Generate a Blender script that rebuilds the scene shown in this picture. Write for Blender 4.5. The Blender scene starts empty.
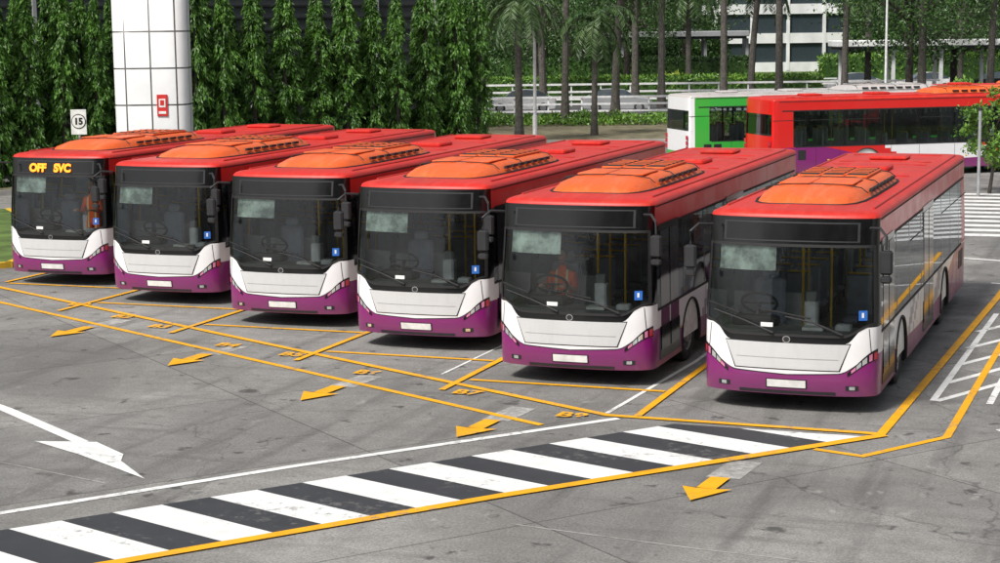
import bpy, math, random
import numpy as np
from mathutils import Vector, Matrix
random.seed(7); rng=np.random.default_rng(7)
scene=bpy.context.scene
col=scene.collection

# ------------------------------------------------------------------ materials
def newmat(name):
    m=bpy.data.materials.new(name); m.use_nodes=True
    nt=m.node_tree; b=nt.nodes['Principled BSDF']
    return m,nt,b
def N(nt,t,**k):
    n=nt.nodes.new(t)
    for a,v in k.items(): setattr(n,a,v)
    return n
def mixc(nt,fac,a,b,blend='MIX'):
    n=N(nt,'ShaderNodeMix',data_type='RGBA',blend_type=blend)
    for i,v in ((0,fac),(6,a),(7,b)):
        if isinstance(v,(int,float)): n.inputs[i].default_value=v
        elif isinstance(v,tuple): n.inputs[i].default_value=(*v,1)
        else: nt.links.new(v,n.inputs[i])
    return n.outputs[2]
def noise(nt,scale,detail=3,rough=.55,vec=None,dist=0):
    n=N(nt,'ShaderNodeTexNoise'); n.inputs['Scale'].default_value=scale; n.inputs['Detail'].default_value=detail
    n.inputs['Roughness'].default_value=rough; n.inputs['Distortion'].default_value=dist
    if vec is not None: nt.links.new(vec,n.inputs['Vector'])
    return n.outputs['Fac']
def ramp(nt,v,a,b,c0=0.,c1=1.):
    n=N(nt,'ShaderNodeMapRange'); n.inputs[1].default_value=a; n.inputs[2].default_value=b
    n.inputs[3].default_value=c0; n.inputs[4].default_value=c1; nt.links.new(v,n.inputs[0]); return n.outputs[0]
def objvec(nt): return N(nt,'ShaderNodeTexCoord').outputs['Object']
def wvec(nt): return N(nt,'ShaderNodeNewGeometry').outputs['Position']
def mapv(nt,v,scale=(1,1,1),rot=(0,0,0)):
    n=N(nt,'ShaderNodeMapping'); n.inputs['Scale'].default_value=scale; n.inputs['Rotation'].default_value=rot
    nt.links.new(v,n.inputs['Vector']); return n.outputs[0]
def simple(name,c,rough=.5,metal=0,var=.18,scale=6,coat=0,spec=.5,bump=0):
    m,nt,b=newmat(name); v=wvec(nt)
    f=noise(nt,scale,2,.6,v)
    f=ramp(nt,f,.3,.7)
    c2=tuple(x*(1-var) for x in c)
    nt.links.new(mixc(nt,f,c2,tuple(min(1,x*(1+var*.5)) for x in c)),b.inputs['Base Color'])
    b.inputs['Roughness'].default_value=rough; b.inputs['Metallic'].default_value=metal
    b.inputs['Coat Weight'].default_value=coat; b.inputs['Coat Roughness'].default_value=.08
    b.inputs['Specular IOR Level'].default_value=spec
    if bump:
        bp=N(nt,'ShaderNodeBump'); bp.inputs['Strength'].default_value=bump; bp.inputs['Distance'].default_value=.02
        nt.links.new(noise(nt,scale*8,2,.6,v),bp.inputs['Height']); nt.links.new(bp.outputs[0],b.inputs['Normal'])
    return m
def paint(name,c,rough=.28,dirt=.35,dirtc=(.16,.13,.10)):
    m,nt,b=newmat(name); v=objvec(nt); w=wvec(nt)
    n1=ramp(nt,noise(nt,1.3,4,.65,w),.42,.8)
    n2=ramp(nt,noise(nt,9,3,.7,mapv(nt,w,(1,1,.22))),.5,.85)
    mul=N(nt,'ShaderNodeMath',operation='ADD'); nt.links.new(n1,mul.inputs[0]); nt.links.new(n2,mul.inputs[1])
    sc=N(nt,'ShaderNodeMath',operation='MULTIPLY'); nt.links.new(mul.outputs[0],sc.inputs[0]); sc.inputs[1].default_value=dirt*.5
    sep=N(nt,'ShaderNodeSeparateXYZ'); nt.links.new(v,sep.inputs[0])
    g=ramp(nt,sep.outputs[2],.25,.7,.30,0.)
    ad=N(nt,'ShaderNodeMath',operation='ADD',use_clamp=True); nt.links.new(sc.outputs[0],ad.inputs[0]); nt.links.new(g,ad.inputs[1])
    nt.links.new(mixc(nt,ad.outputs[0],c,dirtc),b.inputs['Base Color'])
    r=ramp(nt,n1,0,1,rough,rough+.25); nt.links.new(r,b.inputs['Roughness'])
    b.inputs['Coat Weight'].default_value=.35; b.inputs['Coat Roughness'].default_value=.10
    return m
def roofpaint(name,c,c2,pale=(.7,.2,.11),dk=(.16,.03,.02)):
    m,nt,b=newmat(name); w=wvec(nt)
    n1=ramp(nt,noise(nt,.9,4,.7,w),.35,.7)
    n2=ramp(nt,noise(nt,14,3,.7,w),.45,.8)
    n3=ramp(nt,noise(nt,5,4,.7,mapv(nt,w,(1,.12,1))),.5,.75)
    a=mixc(nt,n1,c,c2)
    m2=N(nt,'ShaderNodeMath',operation='MULTIPLY'); nt.links.new(n2,m2.inputs[0]); m2.inputs[1].default_value=.45
    a=mixc(nt,m2.outputs[0],a,dk)
    m3=N(nt,'ShaderNodeMath',operation='MULTIPLY'); nt.links.new(n3,m3.inputs[0]); m3.inputs[1].default_value=.28
    a=mixc(nt,m3.outputs[0],a,pale)
    nt.links.new(a,b.inputs['Base Color'])
    b.inputs['Roughness'].default_value=.45; b.inputs['Specular IOR Level'].default_value=.4
    return m
def glass(name,tint,trans,rough=.02,dif=.03,dc=.10):
    m,nt,b=newmat(name); nt.nodes.remove(b); out=nt.nodes['Material Output']
    t=N(nt,'ShaderNodeBsdfTransparent'); t.inputs[0].default_value=(*[trans*x for x in tint],1)
    g=N(nt,'ShaderNodeBsdfGlossy'); g.inputs['Roughness'].default_value=rough; g.inputs[0].default_value=(.95,.97,1,1)
    d=N(nt,'ShaderNodeBsdfDiffuse'); d.inputs[0].default_value=(*[dc*x for x in tint],1)
    fr=N(nt,'ShaderNodeFresnel'); fr.inputs[0].default_value=1.48
    dn=ramp(nt,noise(nt,3,4,.7,wvec(nt)),.4,.8,dif*.5,dif*2.2)
    m0=N(nt,'ShaderNodeMixShader'); nt.links.new(dn,m0.inputs[0])
    nt.links.new(t.outputs[0],m0.inputs[1]); nt.links.new(d.outputs[0],m0.inputs[2])
    m1=N(nt,'ShaderNodeMixShader'); nt.links.new(fr.outputs[0],m1.inputs[0])
    nt.links.new(m0.outputs[0],m1.inputs[1]); nt.links.new(g.outputs[0],m1.inputs[2])
    nt.links.new(m1.outputs[0],out.inputs[0]); return m
def foliage(name,dark,light,trans=0,sc=.9):
    m,nt,b=newmat(name); out=nt.nodes['Material Output']
    geo=N(nt,'ShaderNodeNewGeometry')
    n=ramp(nt,noise(nt,sc,2,.6,geo.outputs['Position']),.35,.65)
    a=N(nt,'ShaderNodeMath',operation='MULTIPLY'); nt.links.new(geo.outputs['Random Per Island'],a.inputs[0]); a.inputs[1].default_value=.6
    c=N(nt,'ShaderNodeMath',operation='MULTIPLY_ADD',use_clamp=True); nt.links.new(n,c.inputs[0]); c.inputs[1].default_value=.5; nt.links.new(a.outputs[0],c.inputs[2])
    colr=mixc(nt,c.outputs[0],dark,light)
    nt.links.new(colr,b.inputs['Base Color']); b.inputs['Roughness'].default_value=.42
    if trans:
        tr=N(nt,'ShaderNodeBsdfTranslucent'); nt.links.new(colr,tr.inputs[0])
        mx=N(nt,'ShaderNodeMixShader'); mx.inputs[0].default_value=trans
        nt.links.new(b.outputs[0],mx.inputs[1]); nt.links.new(tr.outputs[0],mx.inputs[2]); nt.links.new(mx.outputs[0],out.inputs[0])
    return m
def marking(name,c,wear=.5,scale=7,under=(.17,.165,.158)):
    m,nt,b=newmat(name); w=wvec(nt)
    f=noise(nt,scale,6,.75,w); g=noise(nt,.8,2,.5,w)
    s=N(nt,'ShaderNodeMath',operation='MULTIPLY_ADD'); nt.links.new(g,s.inputs[0]); s.inputs[1].default_value=.5; nt.links.new(f,s.inputs[2])
    fac=ramp(nt,s.outputs[0],1.02-wear*.42,1.10-wear*.3,1.,.25)
    v=ramp(nt,noise(nt,3,3,.6,w),.3,.7)
    cc=mixc(nt,v,tuple(x*.78 for x in c),c)
    nt.links.new(mixc(nt,fac,under,cc),b.inputs['Base Color']); b.inputs['Roughness'].default_value=.6
    return m
def concrete_mat(name,base=(.300,.292,.278),joint=True):
    m,nt,b=newmat(name); w=wvec(nt)
    n1=ramp(nt,noise(nt,.22,4,.6,w,.6),.34,.66); n2=ramp(nt,noise(nt,1.4,5,.7,w,.3),.36,.68); n3=noise(nt,34,3,.85,w)
    c=mixc(nt,n1,tuple(x*.60 for x in base),tuple(x*1.14 for x in base))
    k=N(nt,'ShaderNodeMath',operation='MULTIPLY'); nt.links.new(n2,k.inputs[0]); k.inputs[1].default_value=.65
    c=mixc(nt,k.outputs[0],c,tuple(x*.52 for x in base))
    g=ramp(nt,n3,.25,.75,.42,1.58); c=mixc(nt,1.,c,g,'MULTIPLY')
    st=ramp(nt,noise(nt,1.0,4,.6,mapv(nt,w,(1.6,.12,1),(0,0,.15))),.53,.74,0,.65); c=mixc(nt,st,c,(.065,.062,.060))
    st=ramp(nt,noise(nt,.9,4,.65,mapv(nt,w,(.25,2.2,1),(0,0,-.75))),.54,.75,0,.5); c=mixc(nt,st,c,(.075,.072,.068))
    oil=ramp(nt,noise(nt,2.2,3,.55,w,.2),.635,.70,0,.75); c=mixc(nt,oil,c,(.042,.040,.038))
    pale=ramp(nt,noise(nt,3.1,4,.6,mapv(nt,w,(1,.6,1),(0,0,.5)),.4),.63,.72,0,.38); c=mixc(nt,pale,c,(.45,.44,.42))
    if joint:
        br=N(nt,'ShaderNodeTexBrick'); br.offset=0.0
        br.inputs['Scale'].default_value=1; br.inputs['Mortar Size'].default_value=.014; br.inputs['Mortar Smooth'].default_value=.3
        br.inputs['Brick Width'].default_value=5.2; br.inputs['Row Height'].default_value=4.1
        br.inputs['Color1'].default_value=(1,1,1,1); br.inputs['Color2'].default_value=(.78,.78,.79,1); br.inputs['Mortar'].default_value=(.42,.41,.40,1)
        nt.links.new(mapv(nt,w,(1,1,1),(0,0,-.9)),br.inputs['Vector'])
        c=mixc(nt,1.,c,br.outputs['Color'],'MULTIPLY')
        vo=N(nt,'ShaderNodeTexVoronoi',feature='DISTANCE_TO_EDGE'); vo.inputs['Scale'].default_value=.16
        nz=N(nt,'ShaderNodeTexNoise'); nz.inputs['Scale'].default_value=1.1; nz.inputs['Detail'].default_value=5; nt.links.new(w,nz.inputs[0])
        add=N(nt,'ShaderNodeVectorMath',operation='MULTIPLY_ADD'); nt.links.new(nz.outputs['Color'],add.inputs[0]); add.inputs[1].default_value=(1.2,1.2,0); nt.links.new(w,add.inputs[2])
        nt.links.new(add.outputs[0],vo.inputs['Vector'])
        cr=ramp(nt,vo.outputs['Distance'],.0,.0024,.6,0); c=mixc(nt,cr,c,(.05,.05,.05))
    nt.links.new(c,b.inputs['Base Color'])
    nt.links.new(ramp(nt,n2,0,1,.55,.85),b.inputs['Roughness'])
    return m
def emit(name,c,s):
    m,nt,b=newmat(name); b.inputs['Base Color'].default_value=(*c,1)
    b.inputs['Emission Color'].default_value=(*c,1); b.inputs['Emission Strength'].default_value=s; return m

M={}
M['white']=paint('white_paint',(.86,.86,.88),dirt=.12)
M['purple']=paint('purple_paint',(.23,.008,.16),dirt=.08)
M['red']=paint('red_paint',(.70,.012,.010),dirt=.08)
M['green']=paint('green_paint',(.05,.46,.06),dirt=.12)
M['flap']=paint('grey_flap',(.60,.61,.62),dirt=.2)
M['roof']=roofpaint('roof_red',(.64,.022,.014),(.48,.028,.022),(.74,.15,.09))
M['pod']=roofpaint('pod_orange',(.82,.13,.020),(.68,.12,.032),(.84,.32,.17),(.26,.06,.03))
M['groof']=roofpaint('roof_white',(.55,.5,.48),(.4,.4,.4),(.6,.6,.6),(.2,.2,.2))
M['black']=simple('black_gloss',(.006,.006,.007),.14,var=.3,coat=.1)
M['rubber']=simple('rubber',(.016,.016,.017),.7)
M['tyre']=simple('tyre',(.025,.025,.025),.8)
M['rim']=simple('steel_rim',(.35,.35,.36),.45,.6)
M['under']=simple('underbody',(.015,.015,.015),.9)
M['dark']=simple('dark_plastic',(.025,.025,.028),.5)
M['dash']=simple('dashboard',(.17,.175,.175),.55)
M['ws']=glass('windscreen_glass',(.94,1,.97),.98,dif=.025,dc=.16)
M['sg']=glass('tinted_side_glass',(.88,.98,.97),.62,dif=.03)
M['blind']=glass('sun_blind',(.85,1,.94),.55,rough=.5,dif=.62,dc=.62)
M['seat']=simple('seat_fabric',(.34,.36,.46),.8)
M['seatb']=simple('seat_shell',(.58,.59,.61),.6)
M['floor']=simple('bus_floor',(.42,.42,.41),.7)
M['ceil']=simple('bus_lining',(.82,.82,.79),.6)
M['yellowpole']=simple('yellow_pole',(.88,.54,.03),.35)
M['plate']=simple('plate_white',(.82,.82,.80),.4)
M['lamp']=simple('lamp_glass',(.75,.78,.8),.08,.6)
M['redlens']=simple('red_lens',(.5,.03,.05),.15)
M['pinklens']=simple('pink_lens',(.65,.22,.38),.15)
M['blue']=simple('sticker_blue',(.03,.15,.55),.4)
M['chrome']=simple('badge_silver',(.6,.6,.62),.25,.8)
M['led']=emit('led_orange',(1.,.25,.01),2.0)
M['concrete']=concrete_mat('concrete_yard')
M['asphalt']=concrete_mat('asphalt',(.085,.085,.088),False)
M['kerb']=simple('kerb_concrete',(.33,.32,.30),.85,scale=3,bump=.3)
M['kerby']=simple('kerb_yellow',(.68,.42,.03),.7,scale=3)
M['my']=marking('yellow_marking',(.90,.43,.004),.50)
M['mw']=marking('white_marking',(.84,.84,.83),.46)
M['mg']=marking('faded_marking',(.50,.49,.47),.95)
M['md']=marking('dark_marking',(.042,.044,.050),.45)
M['grass']=simple('grass_soil',(.09,.15,.03),.9,var=.5,scale=1.2,bump=.6)
M['soil']=simple('verge_soil',(.17,.15,.09),.95,var=.5,scale=1.5,bump=.6)
M['bark']=simple('bark',(.06,.05,.042),.9,var=.5,scale=5,bump=.6)
M['palmbark']=simple('palm_bark',(.10,.09,.078),.9,var=.5,scale=7,bump=.5)
M['polyal']=foliage('columnar_leaves',(.012,.050,.008),(.14,.31,.045),.3,1.6)
M['leaf']=foliage('tree_leaves',(.010,.034,.008),(.065,.15,.025))
M['palmleaf']=foliage('palm_leaves',(.015,.045,.012),(.09,.16,.045))
M['farleaf']=foliage('far_leaves',(.008,.028,.008),(.06,.125,.03))
M['shrub']=foliage('shrub_leaves',(.025,.08,.012),(.16,.31,.035))
M['lime']=foliage('lime_leaves',(.16,.24,.02),(.42,.48,.06))
M['wallg']=simple('wall_grey',(.05,.056,.06),.8,scale=.8)
M['bwhite']=simple('wall_white',(.78,.79,.80),.7,scale=.5)
M['bgrey']=simple('wall_lightgrey',(.30,.31,.32),.8,scale=.5)
M['bglass']=simple('building_glass',(.04,.055,.065),.12,coat=.3)
M['doorglass']=simple('door_glass',(.03,.034,.038),.06,coat=.5)
M['wpaint']=simple('white_metal',(.78,.78,.78),.4)
M['gpaint']=simple('galvanised',(.38,.39,.40),.5,.3)
M['graphic']=simple('grey_graphic',(.36,.35,.38),.35)
M['signred']=simple('sign_red',(.62,.03,.03),.4)
M['signblack']=simple('sign_black',(.01,.01,.01),.5)
M['skin']=simple('skin',(.42,.24,.16),.55)
M['hair']=simple('hair',(.012,.010,.009),.6)

def tilemat():
    m,nt,b=newmat('column_tiles'); uv=N(nt,'ShaderNodeUVMap').outputs[0]
    br=N(nt,'ShaderNodeTexBrick'); br.offset=0
    br.inputs['Scale'].default_value=1; br.inputs['Brick Width'].default_value=.78; br.inputs['Row Height'].default_value=1.12
    br.inputs['Mortar Size'].default_value=.026; br.inputs['Mortar Smooth'].default_value=.1
    br.inputs['Color1'].default_value=(.80,.80,.80,1); br.inputs['Color2'].default_value=(.72,.73,.74,1); br.inputs['Mortar'].default_value=(.03,.03,.03,1)
    nt.links.new(uv,br.inputs['Vector'])
    n=ramp(nt,noise(nt,1.5,5,.6,wvec(nt)),.4,.8,0,.3)
    nt.links.new(mixc(nt,n,br.outputs[0],(.45,.44,.42)),b.inputs['Base Color']); b.inputs['Roughness'].default_value=.25
    return m
M['tiles']=tilemat()

# ------------------------------------------------------------------ mesh builder
class MB:
    def __init__(s): s.v=[]; s.f=[]; s.m=[]; s.mats=[]
    def mi(s,k):
        if k not in s.mats: s.mats.append(k)
        return s.mats.index(k)
    def add(s,vs,fs,k):
        o=len(s.v); i=s.mi(k); s.v+= [tuple(p) for p in vs]
        for f in fs: s.f.append(tuple(o+j for j in f)); s.m.append(i)
    def box(s,c,d,k,rz=0,rx=0):
        hx,hy,hz=d[0]/2,d[1]/2,d[2]/2
        R=Matrix.Rotation(rz,3,'Z')@Matrix.Rotation(rx,3,'X')
        vs=[Vector(c)+R@Vector((x*hx,y*hy,z*hz)) for z in(-1,1) for y in(-1,1) for x in(-1,1)]
        s.add(vs,[(0,2,3,1),(4,5,7,6),(0,1,5,4),(2,6,7,3),(0,4,6,2),(1,3,7,5)],k)
    def bbox(s,c,d,k,b=.02,rz=0):
        hx,hy,hz=d[0]/2,d[1]/2,d[2]/2; R=Matrix.Rotation(rz,3,'Z')
        def ring(ix,z):
            X,Y=hx-ix,hy-ix; q=b
            pts=[(-X+q,-Y),(X-q,-Y),(X,-Y+q),(X,Y-q),(X-q,Y),(-X+q,Y),(-X,Y-q),(-X,-Y+q)]
            return [Vector(c)+R@Vector((x,y,z)) for x,y in pts]
        rs=[ring(b,-hz),ring(0,-hz+b),ring(0,hz-b),ring(b,hz)]
        vs=sum(rs,[]); fs=[]
        for i in range(3):
            for j in range(8):
                a=i*8+j; bb=i*8+(j+1)%8; fs.append((a,bb,bb+8,a+8))
        fs.append(tuple(range(7,-1,-1))); fs.append(tuple(range(24,32)))
        s.add(vs,fs,k)
    def tube(s,pts,rad,k,n=8,cap=True):
        pts=[Vector(p) for p in pts]; rings=[]
        up=Vector((0,0,1))
        for i,p in enumerate(pts):
            d=(pts[min(i+1,len(pts)-1)]-pts[max(i-1,0)]).normalized()
            ref=up if abs(d.z)<.95 else Vector((1,0,0))
            a=d.cross(ref).normalized(); b=d.cross(a).normalized()
            r=rad[i] if isinstance(rad,(list,tuple)) else rad
            rings.append([p+a*r*math.cos(t*2*math.pi/n)+b*r*math.sin(t*2*math.pi/n) for t in range(n)])
        vs=sum(rings,[]); fs=[]
        for i in range(len(pts)-1):
            for j in range(n):
                a=i*n+j; b2=i*n+(j+1)%n; fs.append((a,b2,b2+n,a+n))
        if cap: fs.append(tuple(range(n-1,-1,-1))); fs.append(tuple(range((len(pts)-1)*n,len(pts)*n)))
        s.add(vs,fs,k)
    def lathe(s,origin,prof,k,n=28):
        vs=[];m=len(prof)
        for i in range(n):
            t=2*math.pi*i/n
            for (r,h) in prof: vs.append((origin[0]+h,origin[1]+r*math.cos(t),origin[2]+r*math.sin(t)))
        fs=[]
        for i in range(n):
            for j in range(m-1):
                a=i*m+j; b=((i+1)%n)*m+j; fs.append((a,b,b+1,a+1))
        s.add(vs,fs,k)
    def ellipsoid(s,c,r,k,n=14,m=9):
        vs=[];fs=[]
        for i in range(m+1):
            p=math.pi*i/m
            for j in range(n):
                t=2*math.pi*j/n; vs.append((c[0]+r[0]*math.sin(p)*math.cos(t),c[1]+r[1]*math.sin(p)*math.sin(t),c[2]+r[2]*math.cos(p)))
        for i in range(m):
            for j in range(n):
                a=i*n+j;b=i*n+(j+1)%n; fs.append((a,a+n,b+n,b))
        s.add(vs,fs,k)
    def mesh(s,name,smooth=False,angle=35):
        me=bpy.data.meshes.new(name); me.from_pydata(s.v,[],s.f)
        for k in s.mats: me.materials.append(M[k])
        me.polygons.foreach_set('material_index',s.m)
        if smooth:
            me.polygons.foreach_set('use_smooth',[True]*len(s.f))
            me.update()
            try: me.set_sharp_from_angle(angle=math.radians(angle))
            except Exception: pass
        me.update(); return me
    def obj(s,name,parent=None,smooth=False,angle=35):
        return mkobj(name,s.mesh(name,smooth,angle),parent)
def mkobj(name,me,parent=None,loc=(0,0,0),rz=0,scale=1):
    o=bpy.data.objects.new(name,me); col.objects.link(o); o.location=loc; o.rotation_euler=(0,0,rz)
    o.scale=(scale,)*3 if isinstance(scale,(int,float)) else scale
    if parent: o.parent=parent
    return o
def empty(name,loc=(0,0,0),rz=0):
    o=bpy.data.objects.new(name,None); col.objects.link(o); o.location=loc; o.rotation_euler=(0,0,rz); o.empty_display_size=.3; return o
def sg(v): return -1 if v<0 else 1

# site frame: the garden side of the interchange is turned 20 degrees from the bays
SA=math.atan2(.3461,.9382)
def S(a,b,z=0): return (-.3461*b+.9382*a, .9382*b+.3461*a, z)

# ------------------------------------------------------------------ ground & markings
def sheet(name,pts,z,k):
    mb=MB(); mb.add([(p[0],p[1],z) for p in pts],[tuple(range(len(pts)))],k); return mb.obj(name)
sheet('ground',[(-1500,-1500),(1500,-1500),(1500,1500),(-1500,1500)],0,'grass')
sheet('concrete_pavement',[S(-70,-40),S(70,-40),S(70,84),S(-70,84)],.004,'concrete')
sheet('lawn_verge',[S(-70,84.3),S(70,84.3),S(70,104),S(-70,104)],.10,'soil')
sheet('road',[S(-120,104),S(120,104),S(120,148),S(-120,148)],.006,'asphalt')
mb=MB(); mb.box(S(0,84.15,.06),(140,.3,.13),'kerb',rz=SA); mb.obj('kerb')
mb=MB(); mb.box(S(0,104.15,.06),(140,.3,.13),'kerb',rz=SA); mb.obj('kerb')
def strip(mb,pts,w,z,k):
    P=[Vector(p) for p in pts]; L=[];R_=[]
    for i,p in enumerate(P):
        d0=(P[i]-P[i-1]).normalized() if i>0 else (P[1]-P[0]).normalized()
        d1=(P[i+1]-P[i]).normalized() if i<len(P)-1 else d0
        t=(d0+d1).normalized(); n=Vector((-t.y,t.x)); c=max(.35,n.dot(Vector((-d0.y,d0.x))))
        L.append(p+n*w/2/c); R_.append(p-n*w/2/c)
    vs=[(*p,z) for p in R_]+[(*p,z) for p in L]; n=len(P)
    mb.add(vs,[(i,i+1,n+i+1,n+i) for i in range(n-1)],k)
mb=MB()
strip(mb,[(-26,33.6),(-23.5,32.3),(-13.7,27.2),(-7.2,23.85),(-3.35,23.8),(-3.2,28),(-2.9,36.6),(-2.7,46)],.13,.020,'my')
strip(mb,[(-25,32),(-22.2,30.5),(-14.2,26.3),(-7.9,23.0)],.12,.014,'my')
strip(mb,[(-4.05,22.7),(-3.4,22.5),(-2.5,23.9),(-2.4,30.5),(-2.2,44)],.11,.014,'my')
strip(mb,[(-13,12),(-10.0,15.6),(-7.1,19.3),(-3.3,23.75)],.17,.023,'my')
bx=[-23.8,-20.3,-16.8,-13.35,-10.1,-6.75]
fy=[32.9,31.0,29.2,27.3,25.7,23.8]
for i,x in enumerate(bx):
    y0=[33.,30.7,29.05,27.25,25.7,23.9][i]
    strip(mb,[(x-.02,y0-.9 if i in(1,2,3,4) else y0),(x+.05,y0+13.5)],.11,.026,'my')
for i in range(5):
    strip(mb,[(bx[i]+.1,fy[i]),(bx[i+1]-.1,fy[i])],.11,.017,'my')
mb.obj('yellow_road_markings')
mb=MB()
strip(mb,[(-15.5,12.9),(-12.4,16.8),(-10.1,19.9),(-7.0,23.72)],.13,.011,'mw')
strip(mb,[(-7.25,24.0),(-7.0,28.2),(-6.95,37)],.07,.011,'mw')
strip(mb,[(-10.6,26.),(-10.45,37)],.05,.011,'mw')
mb.add([(x,y,.011) for x,y in [(-16.6,22.05),(-15.85,21.62),(-13.55,20.12),(-13.42,20.26),(-15.7,21.75),(-16.5,22.2)]],[(0,1,2,3,4,5)],'mw')
mb.add([(x,y,.014) for x,y in [(-14.14,20.04),(-13.1,19.55),(-11.61,18.70),(-12.4,19.42),(-12.57,19.75),(-13.3,20.25)]],[(0,1,2,3,4,5)],'mw')
strip(mb,[(-2.95,26.2),(-2.75,34.5)],.1,.011,'mw'); strip(mb,[(-2.15,26.2),(-2.0,36)],.1,.011,'mw')
for y in (26.2,27.6,29.1,30.7,32.4): strip(mb,[(-2.9,y),(-2.12,y+1.6)],.12,.008,'mw')
strip(mb,[(-1.9,24.5),(-1.2,24.9),(1.5,27)],.12,.011,'mw')
for i in range(11):
    y=47.2+i*1.12; strip(mb,[(-6.6,y),(2.0,y+.3)],.55,.008,'mw')
strip(mb,[(-4.2,42.5),(3,40.5)],.15,.011,'mw'); strip(mb,[(-3.2,38.6),(4,37)],.12,.008,'mw')
strip(mb,[(-19.0,20.3),(-12.0,18.4)],.03,.008,'mg'); strip(mb,[(-6.6,18.2),(-4.4,17.9),(-3.,17.8)],.025,.008,'mg')
mb.obj('white_road_markings')
def clip(poly,pt,nrm):
    out=[]
    for i in range(len(poly)):
        a=poly[i];b=poly[(i+1)%len(poly)]; da=(a-pt).dot(nrm); db=(b-pt).dot(nrm)
        if da>=0: out.append(a)
        if da*db<0: out.append(a+(b-a)*(da/(da-db)))
    return out
mw=MB();
ud=Vector((.616,.787)).normalized(); base=Vector((-11.9,16.3)); sd=Vector((.94,-.34)).normalized()
up_=Vector((ud.y,-ud.x))
yd=(Vector((-3.3,23.75))-Vector((-10.0,15.6))).normalized(); yn=Vector((-yd.y,yd.x))
for i in range(-10,22):
    p=base+ud*(.602*i); q=p+ud*.602
    poly=[p-sd*.5,p+sd*5,q+sd*5,q-sd*.5]
    poly=clip(poly,base,up_)
    if poly: poly=clip(poly,Vector((-10.0,15.6))+yn*.12,yn)
    if poly: poly=clip(poly,Vector((-5,23.62)),Vector((0,-1)))
    if poly and len(poly)>2: mw.add([(p.x,p.y,.008) for p in poly],[tuple(range(len(poly)))],'md' if i%2 else 'mw')
mw.obj('striped_walkway')
mb=MB()
for tx,ty in [(-18.72,27.16),(-15.19,25.3),(-11.84,23.45),(-8.73,21.9),(-4.95,19.7)]:
    head=[(0,0),(.30,.62),(.12,.58),(.12,1.15),(-.12,1.15),(-.12,.58),(-.30,.62)]
    mb.add([(tx+x+.08*y,ty+y,.029) for x,y in head],[(0,1,2,6),(2,3,4,5),(2,5,6)],'my')
    tail=[(-.2,1.2),(.22,1.2),(.24,2.1),(-.16,2.15)]
    mb.add([(tx+x+.08*y,ty+y,.008) for x,y in tail],[(0,1,2,3)],'mg')
mb.obj('yellow_arrow_markings')
for i,(x,y) in enumerate([(-18.9,29.4),(-17.6,28.6),(-15.4,27.2),(-13.9,26.7),(-12.0,25.6),(-9.9,24.6),(-7.9,23.55),(-20.6,30.5)]):
    cu=bpy.data.curves.new('berth_number','FONT'); cu.body='B%d'%(i+2); cu.size=.42; cu.offset=.012
    cu.materials.append(M['my']); o=bpy.data.objects.new('berth_number',cu); col.objects.link(o); o.location=(x,y,.029); o.rotation_euler=(0,0,-.05)

# ------------------------------------------------------------------ BUS
Wd=1.25; Lb=12.0; D=.42; E=.55; BOW=.10; ZC=2.775
def sm(t,a,b):
    t=min(1,max(0,(t-a)/(b-a))); return t*t*(3-2*t)
def xs(z): return 1-.035*sm(z,1.2,2.7)
def rake(z):
    r=0
    if z<.6: r+=.10*((.6-z)/.33)**2*.6
    if z>1.05: r+=.085*(z-1.05)+.03*(z-1.05)**2
    return r
def surf(phi,z,off=0):
    a=Wd*xs(z); s=math.sin(phi); c=max(0,math.cos(phi))
    tx=sg(s)*abs(s)**E; ty=c**E
    x=a*tx; y=D-D*ty+BOW*tx*tx+rake(z)*c**.5
    n=2/E; nx=sg(s)*abs(tx)**(n-1)/a; ny=-(ty**(n-1))/D
    l=math.hypot(nx,ny) or 1
    return (x+off*nx/l,y+off*ny/l,z)
def ph(t): t=max(-1,min(1,t)); return math.asin(sg(t)*abs(t)**(1/E))
def patch(mb,ta,tb,zl,zh,nu,nv,off,k,fn=surf):
    F=lambda q,v:q(v) if callable(q) else q
    vs=[];fs=[]
    for j in range(nv+1):
        v=j/nv; a=F(ta,v);b=F(tb,v)
        lin=abs(a)<.9 and abs(b)<.9
        for i in range(nu+1):
            u=i/nu
            if lin: t=a+(b-a)*u; p=ph(t)
            else:
                t=a+(b-a)*u; p1=ph(a)+(ph(b)-ph(a))*u; p=(ph(t)+p1)/2; t=sg(p)*abs(math.sin(p))**E
            t=abs(t); z0=zl(t) if callable(zl) else zl; z1=zh(t) if callable(zh) else zh
            vs.append(fn(p,z0+(z1-z0)*v,off))
    for j in range(nv):
        for i in range(nu):
            a=j*(nu+1)+i; fs.append((a,a+1,a+nu+2,a+nu+1))
    mb.add(vs,fs,k)
def rear(phi,z,off=0):
    a=Wd*xs(z); s=math.sin(phi); c=max(0,math.cos(phi)); tx=sg(s)*abs(s)**.35; ty=c**.35
    return (-a*tx,Lb-.25+.25*ty+off-(.0 if z<1 else .02*(z-1))*c**.5,z)
WHEELS=[2.62,8.35]; AR=.585
def arch(y):
    z=.27
    for w in WHEELS:
        d=abs(y-w)
        if d<AR: z=max(z,.46+math.sqrt(AR*AR-d*d))
    return z
JY=D+BOW
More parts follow.
